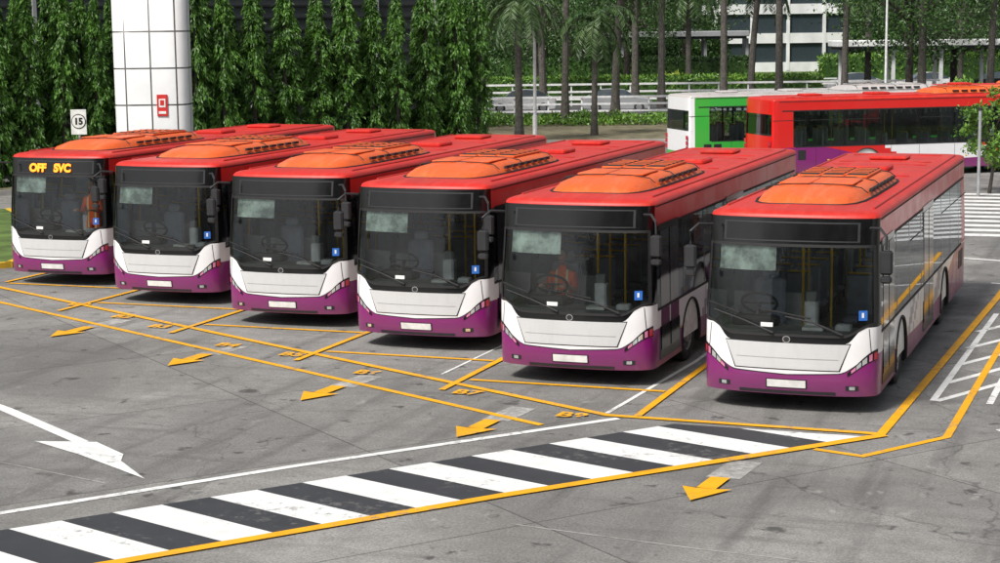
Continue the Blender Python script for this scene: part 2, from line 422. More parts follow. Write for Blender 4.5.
def bus_parts(liv):
    lo,mid,up,roof,pod,rb=liv['lo'],liv['mid'],liv['up'],liv['roof'],liv['pod'],liv['rear']
    parts=[]
    b=MB()
    zB=lambda t:.57+.06*t+.24*sm(t,.58,.98)
    zC=lambda t:1.02+.02*t+.22*sm(t,.66,.86)
    zD=lambda t:1.13+.17*sm(t,.62,.95)
    patch(b,-1,1,.27,zB,48,6,0,lo)
    patch(b,-1,1,zB,zC,48,6,0,mid)
    patch(b,-1,1,zC,zD,48,2,0,'black')
    patch(b,-1,-.965,zD,2.40,6,6,0,'black'); patch(b,.965,1,zD,2.40,6,6,0,'black')
    patch(b,-1,1,2.40,ZC,48,3,0,'black')
    ys=[JY]+[y for y in np.arange(.6,Lb-.27,.075)]+[Lb-.25]
    for sx in (-1,1):
        def pur(y):
            v=.62+.04*math.sin(y*.9)+.55*sm(y,7.5,10.6)
            if y<1.6: v=.87-.25*sm(y,JY,1.6)
            return v
        rows=[arch,lambda y:max(arch(y),pur(y)),lambda y:max(1.16,arch(y)),lambda y:2.42,lambda y:2.58,lambda y:ZC]
        ks=[lo,mid,'sg',up,up]
        for r in range(5):
            n=len(ys); nv=4 if r in(1,3) else 2
            vs=[];fs=[]
            for j in range(nv+1):
                for y in ys:
                    z0=rows[r](y);z1=rows[r+1](y); z=z0+(z1-z0)*j/nv; vs.append((sx*Wd*xs(z),y,z))
            for j in range(nv):
                for i in range(n-1):
                    a=j*n+i; q=(a,a+1,a+n+1,a+n); fs.append(q if sx>0 else q[::-1])
            o=len(b.v); b.v+=vs
            for q in fs:
                yc=vs[q[0]][1]; k=ks[r]
                if r==2 and yc>11.1: k=up
                if r==1 and 'swoosh' in liv and 3.2<yc-(vs[q[0]][2]-.8)*1.6<7.0: k=liv['swoosh']
                if r==1 and 'graphic' in liv:
                    s_=yc-(vs[q[0]][2]-.6)*1.3
                    if 3.3<s_<3.65 or 3.9<s_<4.1 or 6.6<s_<7.3: k=liv['graphic']
                b.f.append(tuple(o+i for i in q)); b.m.append(b.mi(k))
    patch(b,-1,1,.27,.75,24,2,0,lo,rear); patch(b,-1,1,.75,1.55,24,3,0,rb,rear); patch(b,-1,-.86,1.55,2.3,4,3,0,rb,rear); patch(b,.86,1,1.55,2.3,4,3,0,rb,rear)
    patch(b,-.86,.86,1.55,2.3,16,3,0,'sg',rear); patch(b,-1,1,2.3,ZC,24,3,0,rb,rear)
    loop=[surf(ph(-1+2*i/50),ZC) for i in range(51)]
    loop+=[(Wd*xs(ZC),y,ZC) for y in np.linspace(JY+.3,Lb-.3,24)]
    loop+=[rear(-math.pi/2+math.pi*i/20,ZC) for i in range(21)]
    loop+=[(-Wd*xs(ZC),y,ZC) for y in np.linspace(Lb-.3,JY+.3,24)]
    prof=[(0,ZC),(.010,ZC+.03),(.035,ZC+.055),(.09,ZC+.078),(.22,ZC+.095),(.5,ZC+.108),(.8,ZC+.114)]
    vs=[];fs=[];n=len(loop); yc=Lb/2
    for ins,z in prof:
        for p in loop: vs.append((p[0]*(1-ins/Wd),yc+(p[1]-yc)*(1-ins/(Lb/2)),z))
    for j in range(len(prof)-1):
        for i in range(n): a=j*n+i; c=j*n+(i+1)%n; fs.append((a,c,c+n,a+n))
    fs.append(tuple((len(prof)-1)*n+i for i in range(n)))
    b.add(vs,fs,roof)
    parts.append(('body_shell',b.mesh('body_shell',True,30)))
    g=MB(); patch(g,-.965,.965,zD,2.40,44,10,-.006,'ws'); parts.append(('windscreen',g.mesh('windscreen',True,60)))
    d=MB()
    patch(d,-.97,.97,lambda t:zD(t)-.018,lambda t:zD(t)+.022,40,1,.006,'rubber'); patch(d,-.97,.97,2.37,2.41,40,1,.006,'rubber')
    for s_ in(-1,1):
        a,c=sorted((s_*.940,s_*.972)); patch(d,a,c,zD,2.40,2,8,.006,'rubber')
    patch(d,lambda v:-(.60+.115*v),lambda v:(.60+.115*v),lambda t:.635,lambda t:1.035,20,3,.004,'rubber')
    patch(d,lambda v:-(.588+.115*v),lambda v:(.588+.115*v),lambda t:.65,lambda t:1.022,20,3,.012,'flap')
    patch(d,-.58,.58,.80,.808,16,1,.0145,'gpaint')
    patch(d,-.99,.99,lambda t:zB(t)-.008,lambda t:zB(t)+.006,44,1,.003,'rubber')
    for s_ in(-1,1):
        patch(d,(lambda v,s_=s_: s_*(.93-.03*v)-.004),(lambda v,s_=s_: s_*(.93-.03*v)+.004),lambda t:.84,lambda t:1.24,1,4,.003,'rubber')
    for s_ in (-1,1):
        a,c=sorted((s_*.68,s_*.985))
        patch(d,a,c,lambda t:zB(t)-.085+.02*(t-.7),lambda t:zB(t)-.03+.36*(t-.68),12,2,.006,'black')
        for tt,kk in ((.745,'pinklens'),(.80,'lamp'),(.86,'lamp'),(.92,'pinklens'),(.965,'redlens')):
            w_=.024 if tt<.9 else .015
            a,c=sorted((s_*(tt-w_),s_*(tt+w_)))
            patch(d,a,c,lambda t:zB(t)-.068,lambda t:zB(t)-.035+.28*(t-.7),4,1,.011,kk)
        a,c=sorted((s_*.66,s_*.80)); patch(d,a,c,.36,.43,4,1,.004,'dark')
        a,c=sorted((s_*.70,s_*.76)); patch(d,a,c,.37,.42,4,1,.010,'lamp')
    patch(d,-.22,.22,.38,.49,6,1,.014,'plate'); patch(d,-.235,.235,.37,.50,6,1,.008,'rubber')
    patch(d,-.55,.55,.285,.33,12,1,.004,'dark')
    p=surf(0,1.075); vs=[(p[0]+.055*math.cos(t*math.pi/8),p[1]-.012,p[2]+.05*math.sin(t*math.pi/8)) for t in range(16)]
    d.add(vs,[tuple(range(16))],'chrome')
    vs=[(p[0]+.042*math.cos(t*math.pi/8),p[1]-.016,p[2]+.038*math.sin(t*math.pi/8)) for t in range(16)]
    d.add(vs,[tuple(range(16))],'dark')
    patch(d,-.80,.80,2.445,2.72,24,2,.005,'dark'); patch(d,-.77,.77,2.465,2.70,24,2,.008,'black')
    patch(d,.79,.88,1.36,1.50,2,1,.004,'blue'); patch(d,.822,.845,1.40,1.47,2,1,.007,'plate')
    patch(d,-.30,-.16,1.24,1.30,2,1,.004,'plate')
    for x0,x1,z1 in ((-.15,-.86,1.44),(.62,-.02,1.40)):
        pa=surf(ph(x0),1.16,.03); pb=surf(ph((x0+x1)/2),1.33,.045); pc=surf(ph(x1),z1,.03)
        d.tube([pa,pb,pc],[.018,.014,.012],'rubber',6)
        pm=surf(ph(x1*.55+x0*.45),z1-.02,.022); pe=surf(ph(max(-.93,x1-.32)),z1+.10,.022)
        d.tube([pm,pe],.014,'rubber',5)
    for s_ in(-1,1):
        d.tube([(s_*1.12,.22,2.66),(s_*1.28,.04,2.68),(s_*1.38,-.06,2.58),(s_*1.38,-.06,2.40)],.02,'dark',7)
        d.bbox((s_*1.38,-.05,2.22),(.18,.10,.34),'dark',.03)
        d.bbox((s_*1.38,-.05,1.98),(.16,.09,.10),'dark',.025)
        d.box((s_*1.38,.004,2.22),(.15,.006,.28),'lamp')
    parts.append(('front_fittings',d.mesh('front_fittings',True,40)))
    s=MB()
    def sbox(sx,y0,y1,z0,z1,off,k):
        if sx>0: vs=[((Wd*xs(z)+off),y,z) for z,y in((z0,y0),(z0,y1),(z1,y1),(z1,y0))]
        else: vs=[(-(Wd*xs(z)+off),y,z) for z,y in((z0,y1),(z0,y0),(z1,y0),(z1,y1))]
        s.add(vs,[(0,1,2,3)],k)
    for sx in(-1,1):
        y=2.1
        while y<11:
            sbox(sx,y,y+.07,1.16,2.42,.004,'black')
            if int(y*10)%3!=0: sbox(sx,y+.07,y+1.35,2.08,2.10,.005,'rubber')
            y+=1.42
        sbox(sx,JY,11.1,1.14,1.18,.006,'rubber'); sbox(sx,JY,11.6,2.40,2.44,.006,'rubber')
        sbox(sx,JY,11.7,ZC-.035,ZC-.015,.012,'rubber')
        for yy in (3.6,4.9,6.3,7.4,9.4,10.3): sbox(sx,yy,yy+.012,.30,1.12,.003,'rubber')
        for yy in (1.9,4.4,7.2,9.8): sbox(sx,yy,yy+.08,.66,.70,.008,'yellowpole')
        for w in WHEELS:
            pts=[(sx*(Wd+.004),w+(AR+.0)*math.cos(t),.46+(AR)*math.sin(t)) for t in np.linspace(-.3,math.pi+.3,26)]
            s.tube(pts,.02,'rubber',5)
    for y0,y1 in ((.66,1.88),(5.25,6.65)):
        sbox(1,y0,y1,.36,2.46,.010,'black')
        m=(y0+y1)/2
        for a,c in((y0+.07,m-.04),(m+.04,y1-.07)): sbox(1,a,c,.50,2.36,.016,'doorglass')
    sbox(-1,.62,1.75,1.3,2.36,.006,'doorglass')
    for y in (10.7,11.1):
        sbox(1,y,y+.3,.7,1.05,.006,'dark'); sbox(-1,y,y+.3,.7,1.05,.006,'dark')
    for x in(-1,1):
        for i,z in enumerate((.9,1.1,1.3)): s.box((x*1.08,Lb+.005,z),(.16,.03,.15),'redlens')
    parts.append(('side_fittings',s.mesh('side_fittings',True,40)))
    w=MB()
    prof=[(.05,-.02),(.10,-.035),(.17,-.03),(.19,.03),(.27,.045),(.285,-.01),(.30,-.02)]
    tp=[(.30,-.02),(.33,-.035),(.43,-.035),(.465,-.015),(.48,.03),(.48,.24),(.46,.28),(.30,.28)]
    for wy in WHEELS:
        for sx in (-1,1):
            f=lambda pr:[(r,-h*sx) for r,h in pr]
            w.lathe((sx*1.17,wy,.48),f(prof),'rim'); w.lathe((sx*1.17,wy,.48),f(tp),'tyre')
            w.lathe((sx*1.17,wy,.48),f([(.0,-.025),(.05,-.02)]),'rim')
            for q in range(8):
                t=q*math.pi/4; w.box((sx*1.205,wy+.135*math.cos(t),.48+.135*math.sin(t)),(.03,.03,.03),'rim')
            n=14; vs=[];fs=[]
            for t in np.linspace(-.35,math.pi+.35,n):
                for xx in(.62,1.235): vs.append((sx*xx,wy+(AR+.005)*math.cos(t),.46+(AR+.005)*math.sin(t)))
            for i in range(n-1): fs.append((2*i,2*i+1,2*i+3,2*i+2))
            w.add(vs,fs,'under')
        w.tube([(-1.1,wy,.48),(1.1,wy,.48)],.09,'under',8)
    w.box((0,Lb/2+.2,.34),(2.36,Lb-.9,.06),'under')
    w.box((0,5.5,.30),(1.1,1.2,.16),'under'); w.box((0,10.6,.32),(1.6,1.6,.16),'under')
    parts.append(('wheels_and_chassis',w.mesh('wheels_and_chassis',True,40)))
    I=MB()
    I.box((0,6.2,.42),(2.3,11.2,.04),'floor'); I.box((0,6.1,2.66),(2.26,11.0,.03),'ceil')
    I.box((0,11.60,1.0),(2.3,.05,1.1),'ceil')
    for x in(-1,1): I.box((x*1.21,6.2,.79),(.02,10.8,.70),'ceil'); I.bbox((x*.98,6.3,2.52),(.42,10.2,.24),'ceil',.05)
    I.box((0,.52,.75),(1.9,.35,.62),'dark'); I.bbox((-.02,.52,1.10),(2.10,.56,.10),'dash',.03); I.bbox((-.58,.70,1.21),(.66,.30,.16),'dark',.04)
    I.bbox((.30,.45,1.17),(.30,.22,.05),'plate',.01); I.bbox((.72,.50,1.19),(.22,.18,.10),'seatb',.02)
    cx,cy,cz=-.58,.90,1.44; pts=[(cx+.26*math.cos(t),cy-.26*math.sin(t)*.42,cz+.26*math.sin(t)*.62) for t in np.linspace(0,2*math.pi,25)]
    I.tube(pts,.022,'rubber',6,False); I.tube([(cx,cy,cz),(cx,.66,1.1)],.035,'dark',7)
    I.tube([(cx-.23,cy,cz),(cx+.23,cy,cz)],.016,'dark',5)
    I.bbox((-.58,1.42,.98),(.50,.48,.14),'seat',.04); I.bbox((-.58,1.66,1.36),(.48,.12,.70),'seat',.04); I.bbox((-.58,1.66,1.79),(.26,.10,.18),'seat',.04); I.box((-.58,1.45,.70),(.3,.3,.45),'dark')
    I.box((-.66,1.92,.95),(1.05,.03,1.0),'seatb'); I.tube([(-.13,1.92,.44),(-.13,1.92,2.64)],.022,'yellowpole',6)
    I.bbox((.12,1.30,.95),(.20,.20,1.0),'seatb',.03); I.bbox((.12,1.27,1.50),(.17,.10,.18),'dash',.02)
    for y in np.arange(3.2,11,.82):
        for x in(-.92,-.48,.48,.92):
            if x>0 and 5.1<y<6.8: continue
            zb=.44 if y<7.4 else .62
            I.bbox((x,y,zb+.42),(.40,.42,.08),'seat',.03); I.bbox((x,y+.22,zb+.78),(.40,.07,.66),'seat' if y<7 else 'seatb',.03)
            I.tube([(x-.18,y+.24,zb+1.13),(x+.18,y+.24,zb+1.13)],.018,'yellowpole',6)
            I.box((x,y,zb+.2),(.08,.3,.36),'dark')
    for x,y in((.25,2.2),(-.25,3.0),(.3,4.6),(.3,6.9),(-.3,6.9),(-.3,9),(.3,9)): I.tube([(x,y,.44),(x,y,2.63)],.018,'yellowpole',6)
    for x in(-.35,.35): I.tube([(x,2.2,2.38),(x,10.6,2.38)],.016,'yellowpole',6)
    for y in np.arange(2.6,10,.6):
        for x in(-.35,.35): I.box((x,y,2.27),(.02,.10,.16),'seatb')
    patch(I,-.86,-.16,lambda t:2.02,lambda t:2.37,12,2,-.05,'blind')
    I.tube([surf(ph(-.87),2.015,-.05),surf(ph(-.15),2.015,-.05)],.012,'dark',6)
    parts.append(('interior',I.mesh('interior',False)))
    # roof air-conditioning pod : low domed housing on a dark gasket, louvre banks
    A=MB(); zo=ZC+.10
    secs=[(1.05,.46,.0),(1.11,.60,.05),(1.32,.72,.13),(1.75,.79,.195),(2.6,.82,.225),(4.7,.82,.225),(5.2,.80,.205),(5.42,.76,.14),(5.50,.70,.0)]
    vs=[];fs=[];n=19; rim_l=[];rim_r=[]
    for y,w_,h in secs:
        for i in range(n):
            u=-1+2*i/(n-1); e=1-abs(u)**5
            vs.append((w_*u,y,zo-.01+h*max(0,e)**.55))
        rim_l.append((-w_-.01,y,zo+.006)); rim_r.append((w_+.01,y,zo+.006))
    for j in range(len(secs)-1):
        for i in range(n-1):
            a=j*n+i; fs.append((a,a+1,a+n+1,a+n))
    A.add(vs,fs,pod)
    A.tube(rim_l+rim_r[::-1]+[rim_l[0]],.022,'rubber',6)
    for gx in (-.36,.02,.40):
        A.bbox((gx,4.20,zo+.218),(.345,1.5,.05),pod,.015); A.box((gx,4.20,zo+.247),(.30,1.43,.010),'rubber')
        for q in range(4): A.box((gx,3.77+q*.29,zo+.255),(.30,.04,.016),pod)
    for gx in (-.33,.33): A.bbox((gx,2.65,zo+.217),(.46,.95,.03),pod,.012)
    for sx in(-1,1):
        for q in range(7): A.box((sx*.79,2.5+q*.36,zo+.11),(.05,.24,.05),'rubber')
    for yy in (2.05,3.35,5.0): A.tube([(-.80+.03*(yy>5),yy,zo+.10),(-.7,yy,zo+.178),(-.4,yy,zo+.221),(0,yy,zo+.228),(.4,yy,zo+.221),(.7,yy,zo+.178),(.80-.03*(yy>5),yy,zo+.10)],.009,'rubber',5)
    A.bbox((0,7.4,zo+.05),(.75,.75,.10),roof,.03); A.bbox((0,10.0,zo+.05),(.70,.70,.08),roof,.03)
    for y in (6.2,8.6,9.3,11.0): A.box((0,y,zo+.016),(1.7,.04,.012),roof)
    for x in(-1.06,1.06): A.tube([(x,.9,zo-.004),(x,11.4,zo-.004)],.018,roof,6)
    parts.append(('roof_unit',A.mesh('roof_unit',True,35)))
    return parts
LIV_P=dict(lo='purple',mid='white',up='red',roof='roof',pod='pod',rear='red',graphic='graphic')
LIV_R=dict(lo='purple',mid='red',up='red',roof='roof',pod='pod',rear='red',swoosh='white')
LIV_G=dict(lo='green',mid='green',up='green',roof='groof',pod='groof',rear='white')
P_P=bus_parts(LIV_P); P_R=bus_parts(LIV_R); P_G=bus_parts(LIV_G)
def place_bus(parts,x,y,rz=0):
    e=empty('city_bus',(x,y,0),rz)
    for n,me in parts: mkobj(n,me,e)
    return e
B=[(-22.50,32.85),(-18.82,31.15),(-15.14,29.35),(-11.80,27.80),(-8.36,25.72),(-4.83,24.75)]
buses=[place_bus(P_P,x,y,random.uniform(-.004,.004)) for x,y in B]
cu=bpy.data.curves.new('destination_text','FONT'); cu.body='OFF   SVC'; cu.size=.24; cu.align_x='CENTER'; cu.offset=.012; cu.extrude=.002
cu.materials.append(M['led']); o=bpy.data.objects.new('destination_text',cu); col.objects.link(o); o.parent=buses[0]
p=surf(0,2.49,.02); o.location=(-.05,p[1]-.015,2.49); o.rotation_euler=(math.radians(79),0,0)

# ------------------------------------------------------------------ people in the buses
def clothes():
    m,nt,b=newmat('safety_vest_and_clothes'); v=objvec(nt); sep=N(nt,'ShaderNodeSeparateXYZ'); nt.links.new(v,sep.inputs[0])
    z=sep.outputs[2]; y=sep.outputs[1]
    ax=N(nt,'ShaderNodeMath',operation='ABSOLUTE'); nt.links.new(sep.outputs[0],ax.inputs[0])
    leg=ramp(nt,z,.56,.58); arm=ramp(nt,ax.outputs[0],.20,.21)
    st=ramp(nt,ax.outputs[0],.07,.075); st2=ramp(nt,ax.outputs[0],.105,.11,1,0); mm=N(nt,'ShaderNodeMath',operation='MULTIPLY'); nt.links.new(st,mm.inputs[0]); nt.links.new(st2,mm.inputs[1])
    c=mixc(nt,mm.outputs[0],(1.,.14,.015),(.8,.8,.5)); c=mixc(nt,arm,c,(.60,.08,.03))
    fore=ramp(nt,y,-.22,-.20,1,0); c=mixc(nt,fore,c,(.42,.24,.16))
    c=mixc(nt,leg,(.02,.02,.03),c); nt.links.new(c,b.inputs['Base Color']); b.inputs['Roughness'].default_value=.8; return m
M['clothes']=clothes()
def person(name,parent,loc,seated=True,rz=0):
    e=empty(name,loc,rz); e.parent=parent
    hz=.50 if seated else .92
    V=[(0,0,hz),(0,.01,hz+.20),(0,.0,hz+.42),(0,-.01,hz+.54),(0,-.02,hz+.63)]
    Rr=[(.15,.11),(.14,.10),(.17,.11),(.07,.07),(.06,.06)]
    Ed=[(0,1),(1,2),(2,3),(3,4)]; hands=[]
    for s_ in(-1,1):
        o=len(V)
        if seated: arm=[(s_*.19,0,hz+.45),(s_*.25,-.14,hz+.22),(s_*.19,-.40,hz+.33),(s_*.18,-.47,hz+.35)]
        else: arm=[(s_*.19,0,hz+.45),(s_*.25,-.06,hz+.18),(s_*.20,-.26,hz+.22),(s_*.18,-.34,hz+.24)]
        V+=arm; Rr+=[(.065,.065),(.048,.048),(.035,.035),(.03,.03)]; Ed+=[(2,o),(o,o+1),(o+1,o+2),(o+2,o+3)]
        hands.append(arm[-1]); o=len(V)
        leg=[(s_*.10,-.02,hz-.02),(s_*.13,-.44,hz-.0),(s_*.13,-.46,.08),(s_*.13,-.60,.04)] if seated else [(s_*.10,0,hz-.06),(s_*.11,-.02,.48),(s_*.11,.02,.08),(s_*.12,-.14,.04)]
        V+=leg; Rr+=[(.095,.095),(.062,.062),(.045,.045),(.04,.04)]; Ed+=[(0,o),(o,o+1),(o+1,o+2),(o+2,o+3)]
    me=bpy.data.meshes.new('figure'); me.from_pydata(V,Ed,[]); ob=mkobj('figure',me,e)
    ob.modifiers.new('skin','SKIN')
    bpy.context.view_layer.objects.active=ob
    sv=me.skin_vertices[0].data if me.skin_vertices else None
    if sv:
        for i,r in enumerate(Rr): sv[i].radius=r; sv[i].use_root=(i==0)
    sb=ob.modifiers.new('sub','SUBSURF'); sb.levels=1; sb.render_levels=2
    me.materials.append(M['clothes'])
    h=MB(); c=(0,-.03,hz+.76)
    h.ellipsoid(c,(.077,.098,.118),'skin'); h.ellipsoid((0,-.005,hz+.795),(.083,.098,.100),'hair')
    h.tube([(0,-.125,hz+.775),(0,-.148,hz+.745)],[.010,.016],'skin',6)
    for s_ in(-1,1):
        h.ellipsoid((s_*.032,-.120,hz+.775),(.012,.008,.008),'signblack',8,5); h.ellipsoid((s_*.08,-.02,hz+.75),(.012,.02,.03),'skin',8,5)
    h.ellipsoid((0,-.118,hz+.70),(.026,.010,.007),'redlens',8,5)
    for hx,hy,hzz in hands:
        h.ellipsoid((hx,hy-.03,hzz),(.042,.05,.022),'skin',10,6)
        for q in range(4):
            fx=hx-.03+q*.02; ln=(.06,.072,.068,.052)[q]
            h.tube([(fx,hy-.07,hzz+.005),(fx,hy-.07-ln*.5,hzz+.002),(fx,hy-.07-ln*.7,hzz-.03)],[.010,.009,.007],'skin',6)
        sgn=1 if hx<0 else -1
        h.tube([(hx+sgn*.035,hy-.03,hzz),(hx+sgn*.06,hy-.06,hzz-.01),(hx+sgn*.05,hy-.085,hzz-.02)],[.012,.010,.008],'skin',6)
    h.obj('head_and_hands',e,True,60)
    return e
person('seated_driver',buses[4],(-.56,1.40,.58))
person('standing_person',buses[0],(.36,1.15,.44),seated=False)

# ------------------------------------------------------------------ vegetation
def leafmesh(name,C,Dr,ln,wd,k,extra=None):
    n=len(C); Dr=Dr/np.linalg.norm(Dr,axis=1,keepdims=True)
    rd=rng.normal(size=(n,3)); sdv=np.cross(Dr,rd); sdv/=np.linalg.norm(sdv,axis=1,keepdims=True)+1e-9
    ln=np.broadcast_to(ln,(n,))[:,None]; wd=np.broadcast_to(wd,(n,))[:,None]
    nr=np.cross(Dr,sdv)
    a=C; b=C+Dr*ln*.45+sdv*wd*.5+nr*wd*.15; c=C+Dr*ln; d=C+Dr*ln*.45-sdv*wd*.5+nr*wd*.15
    V=np.stack([a,b,c,d],1).reshape(-1,3)
    F=np.arange(4*n).reshape(n,4)
    vs=V.tolist(); fs=F.tolist(); mats=[k]; mi=[0]*n
    if extra:
        o=len(vs); vs+=extra.v; fs+=[tuple(o+i for i in f) for f in extra.f]; mi+=[1+i for i in extra.m]; mats+=extra.mats
    me=bpy.data.meshes.new(name); me.from_pydata(vs,[],fs)
    for q in mats: me.materials.append(M[q])
    me.polygons.foreach_set('material_index',mi); me.update(); return me
def columnar(seed,h=8.2):
    r=np.random.default_rng(seed); n=8500
    nb=190; bz=h*r.uniform(.03,1,nb); bt=r.uniform(0,2*np.pi,nb)
    ph_=r.uniform(0,6); prof=lambda z:(.54*np.minimum(1,(h-z)/2.8+.08))*(1+.12*np.sin(z*2.3+ph_))
    br=prof(bz)*r.uniform(.55,1.25,nb)
    bi=r.integers(0,nb,n); u=r.uniform(.15,1,n)**.6
    x=br[bi]*u*np.cos(bt[bi])+r.normal(0,.05,n); y=br[bi]*u*np.sin(bt[bi])+r.normal(0,.05,n)
    z=bz[bi]-u*u*.45+r.normal(0,.07,n); z=np.maximum(z,.15)
    C=np.stack([x,y,z],1); Dv=np.stack([np.cos(bt[bi])*.55+r.normal(0,.3,n),np.sin(bt[bi])*.55+r.normal(0,.3,n),-1+r.normal(0,.35,n)],1)
    ex=MB(); ex.tube([(0,0,0),(.02,0,h*.5),(0,.02,h-.3)],[.10,.07,.02],'bark',7)
    for i in range(0,nb,4): ex.tube([(0,0,bz[i]+.05),(br[i]*.8*math.cos(bt[i]),br[i]*.8*math.sin(bt[i]),bz[i]-.25)],[.015,.006],'bark',4,False)
    return leafmesh('columnar_tree',C,Dv,r.uniform(.12,.24,n),r.uniform(.05,.085,n),'polyal',ex)
cols=[columnar(i,6.9+.25*i) for i in range(5)]
b0,b1=60.,73.; npos=19
a0,a1=-19.3,-.75
for i in range(npos):
    t=i/(npos-1); a=a0+(a1-a0)*t; b=b0+(b1-b0)*t
    mkobj('columnar_tree',cols[(i*3)%5],None,S(a+random.uniform(-.12,.12),b+random.uniform(-.25,.25),.1),random.uniform(0,6.28),(random.uniform(.92,1.16),)*2+(random.uniform(.90,1.07)+.05*t,))
for i in range(19):
    t=(i+.5)/19; mkobj('columnar_tree',cols[(i+1)%5],None,S(a0+(a1-a0)*t,b0+(b1-b0)*t+1.4,.1),random.uniform(0,6.28),random.uniform(.86,1.0))
mb=MB(); ang=math.atan2(b1-b0,a1-a0)+SA; c=S((a0+a1)/2,(b0+b1)/2+.6,.09); mb.box(c,(25,3.4,.18),'kerb',rz=ang); c=S((a0+a1)/2,(b0+b1)/2+.6,.1); mb.box(c,(24.7,3.1,.19),'soil',rz=ang); mb.obj('planting_bed')
mb=MB(); c=Vector(S((a0+a1)/2-6.3,(b0+b1)/2+2.6,6)); mb.box(c,(34,.5,12),'wallg',rz=ang)
dx=Vector((math.cos(ang),math.sin(ang),0)); nn=Vector((dx.y,-dx.x,0))
for i in range(12): mb.box(c+dx*(-16.5+3*i)+nn*.33,(.14,.16,12.0),'bgrey',rz=ang)
for i in range(24): mb.box(c+nn*.29+Vector((0,0,-5.6+i*.5)),(33.8,.06,.07),'signblack',rz=ang)
mb.obj('depot_building')

def palm(seed,h,rt=.2,fl=2.6,nf=19):
    r=random.Random(seed); ex=MB(); pts=[];rad=[]
    lean=(r.uniform(-.4,.4),r.uniform(-.4,.4))
    for i in range(15):
        t=i/14; pts.append((lean[0]*t*t,lean[1]*t*t,h*t)); rad.append(rt*(1.35-.35*min(1,t*5))*(1-.25*t)*(1+.05*(i%2)))
    ex.tube(pts,rad,'palmbark',10)
    C=[];Dv=[];top=Vector(pts[-1])
    for f in range(nf):
        az=2*math.pi*f/nf+r.uniform(-.2,.2); el=r.uniform(-.5,1.15); L=fl*r.uniform(.8,1.1)
        p=top.copy(); d=Vector((math.cos(az)*math.cos(el),math.sin(az)*math.cos(el),math.sin(el))); prev=[p.copy()]
        m=22
        for i in range(m):
            p=p+d*L/m; d=(d+Vector((0,0,-.085-.004*i))).normalized(); prev.append(p.copy())
            sd_=d.cross(Vector((0,0,1))).normalized()
            for s_ in(-1,1):
                for q in range(2):
                    C.append(tuple(p-d*(q*.5*L/m))); v=sd_*s_*1.0+d*.45+Vector((0,0,-.45+r.uniform(-.3,.1))); Dv.append(tuple(v))
        ex.tube([tuple(q) for q in prev[::3]],[.028-.003*i for i in range(len(prev[::3]))],'palmleaf',5,False)
    n=len(C); return leafmesh('palm_tree',np.array(C),np.array(Dv),np.full(n,.52),np.full(n,.07),'palmleaf',ex)
def broad(seed,h,cr,kk='leaf',ls=.28,ncl=70,per=80,rt=.28,low=.5):
    r=np.random.default_rng(seed); ex=MB()
    ex.tube([(0,0,0),(.1,.05,h*.25),(-.05,.1,h*.5)],[rt*1.3,rt,rt*.75],'bark',9)
    cc=[]
    for i in range(ncl):
        v=r.normal(size=3); v/=np.linalg.norm(v); v*=r.uniform(.45,1)**.5
        cc.append((v[0]*cr,v[1]*cr,h*low+ (v[2]*.5+.5)*h*(1-low)))
    cc=np.array(cc)
    for i in range(0,ncl,5):
        p=cc[i]; ex.tube([(-.05,.1,h*.45),tuple(p*.5+np.array([0,0,h*.28])),tuple(p)],[rt*.45,rt*.25,.04],'bark',6,False)
    bi=r.integers(0,ncl,ncl*per); n=len(bi)
    o=r.normal(size=(n,3))*np.array([cr*.17,cr*.17,cr*.10]); C=cc[bi]+o; Dv=r.normal(size=(n,3))+np.array([0,0,-.3])
    return leafmesh('shade_tree',C,Dv,r.uniform(ls*.7,ls*1.2,n),r.uniform(ls*.4,ls*.6,n),kk,ex)
P=lambda px,b:((px-500)/1789.3*b,b)
palms=[palm(11,7.0,.2,2.9),palm(12,10.5,.24,3.2),palm(13,6.4,.17,2.6),palm(14,12.,.2,3.2),palm(15,7.6,.22,3.2,15)]
for i,(px,b,s_,k) in enumerate([(521,84,.95,0),(484,96,1.05,1),(567,98,1.0,3),(596,88,.9,2),(617,104,1.1,4),(637,116,1.15,3),(663,118,1.0,1),(725,112,1.1,3),(752,124,1.1,4),(780,120,1.1,1),(845,118,1.1,3),(868,130,1.2,0),(922,116,1.1,1),(545,122,1.15,4),(960,128,1.0,3),(690,138,1.2,0),(990,120,1.15,4)]):
    mkobj('palm_tree',palms[k],None,S(*P(px,b),0),i*1.7,s_)
broads=[broad(21,13,5.8,low=.30,ncl=90),broad(22,11,5.,low=.26,ncl=80),broad(23,15,6.8,ls=.34,low=.28,ncl=95)]
for i,(a,b,s_) in enumerate([(-5,108,1.),(3,132,.9),(4,152,1.1),(10,140,.85),(11,156,1.),(17,163,1.05),(38,150,1.0),(42,158,1.2),(14,180,1.2),(44,166,1.2),(-3,160,1.3),(-7,92,.95),(52,160,1.2),(33,130,.85),(47,186,1.2),(7,172,1.2),(42,190,1.1),(27,118,.8),(-14,-24,1.6),(2,-28,1.8),(16,-26,1.6),(-30,-30,1.8),(30,-32,1.7),(-6,-34,1.9),(-22,-36,1.9),(9,-38,1.9)]):  # entries with negative b: unseen trees added for blotchy windscreen reflections
    mkobj('shade_tree',broads[i%3],None,S(a,b,0),i*2.1,s_)
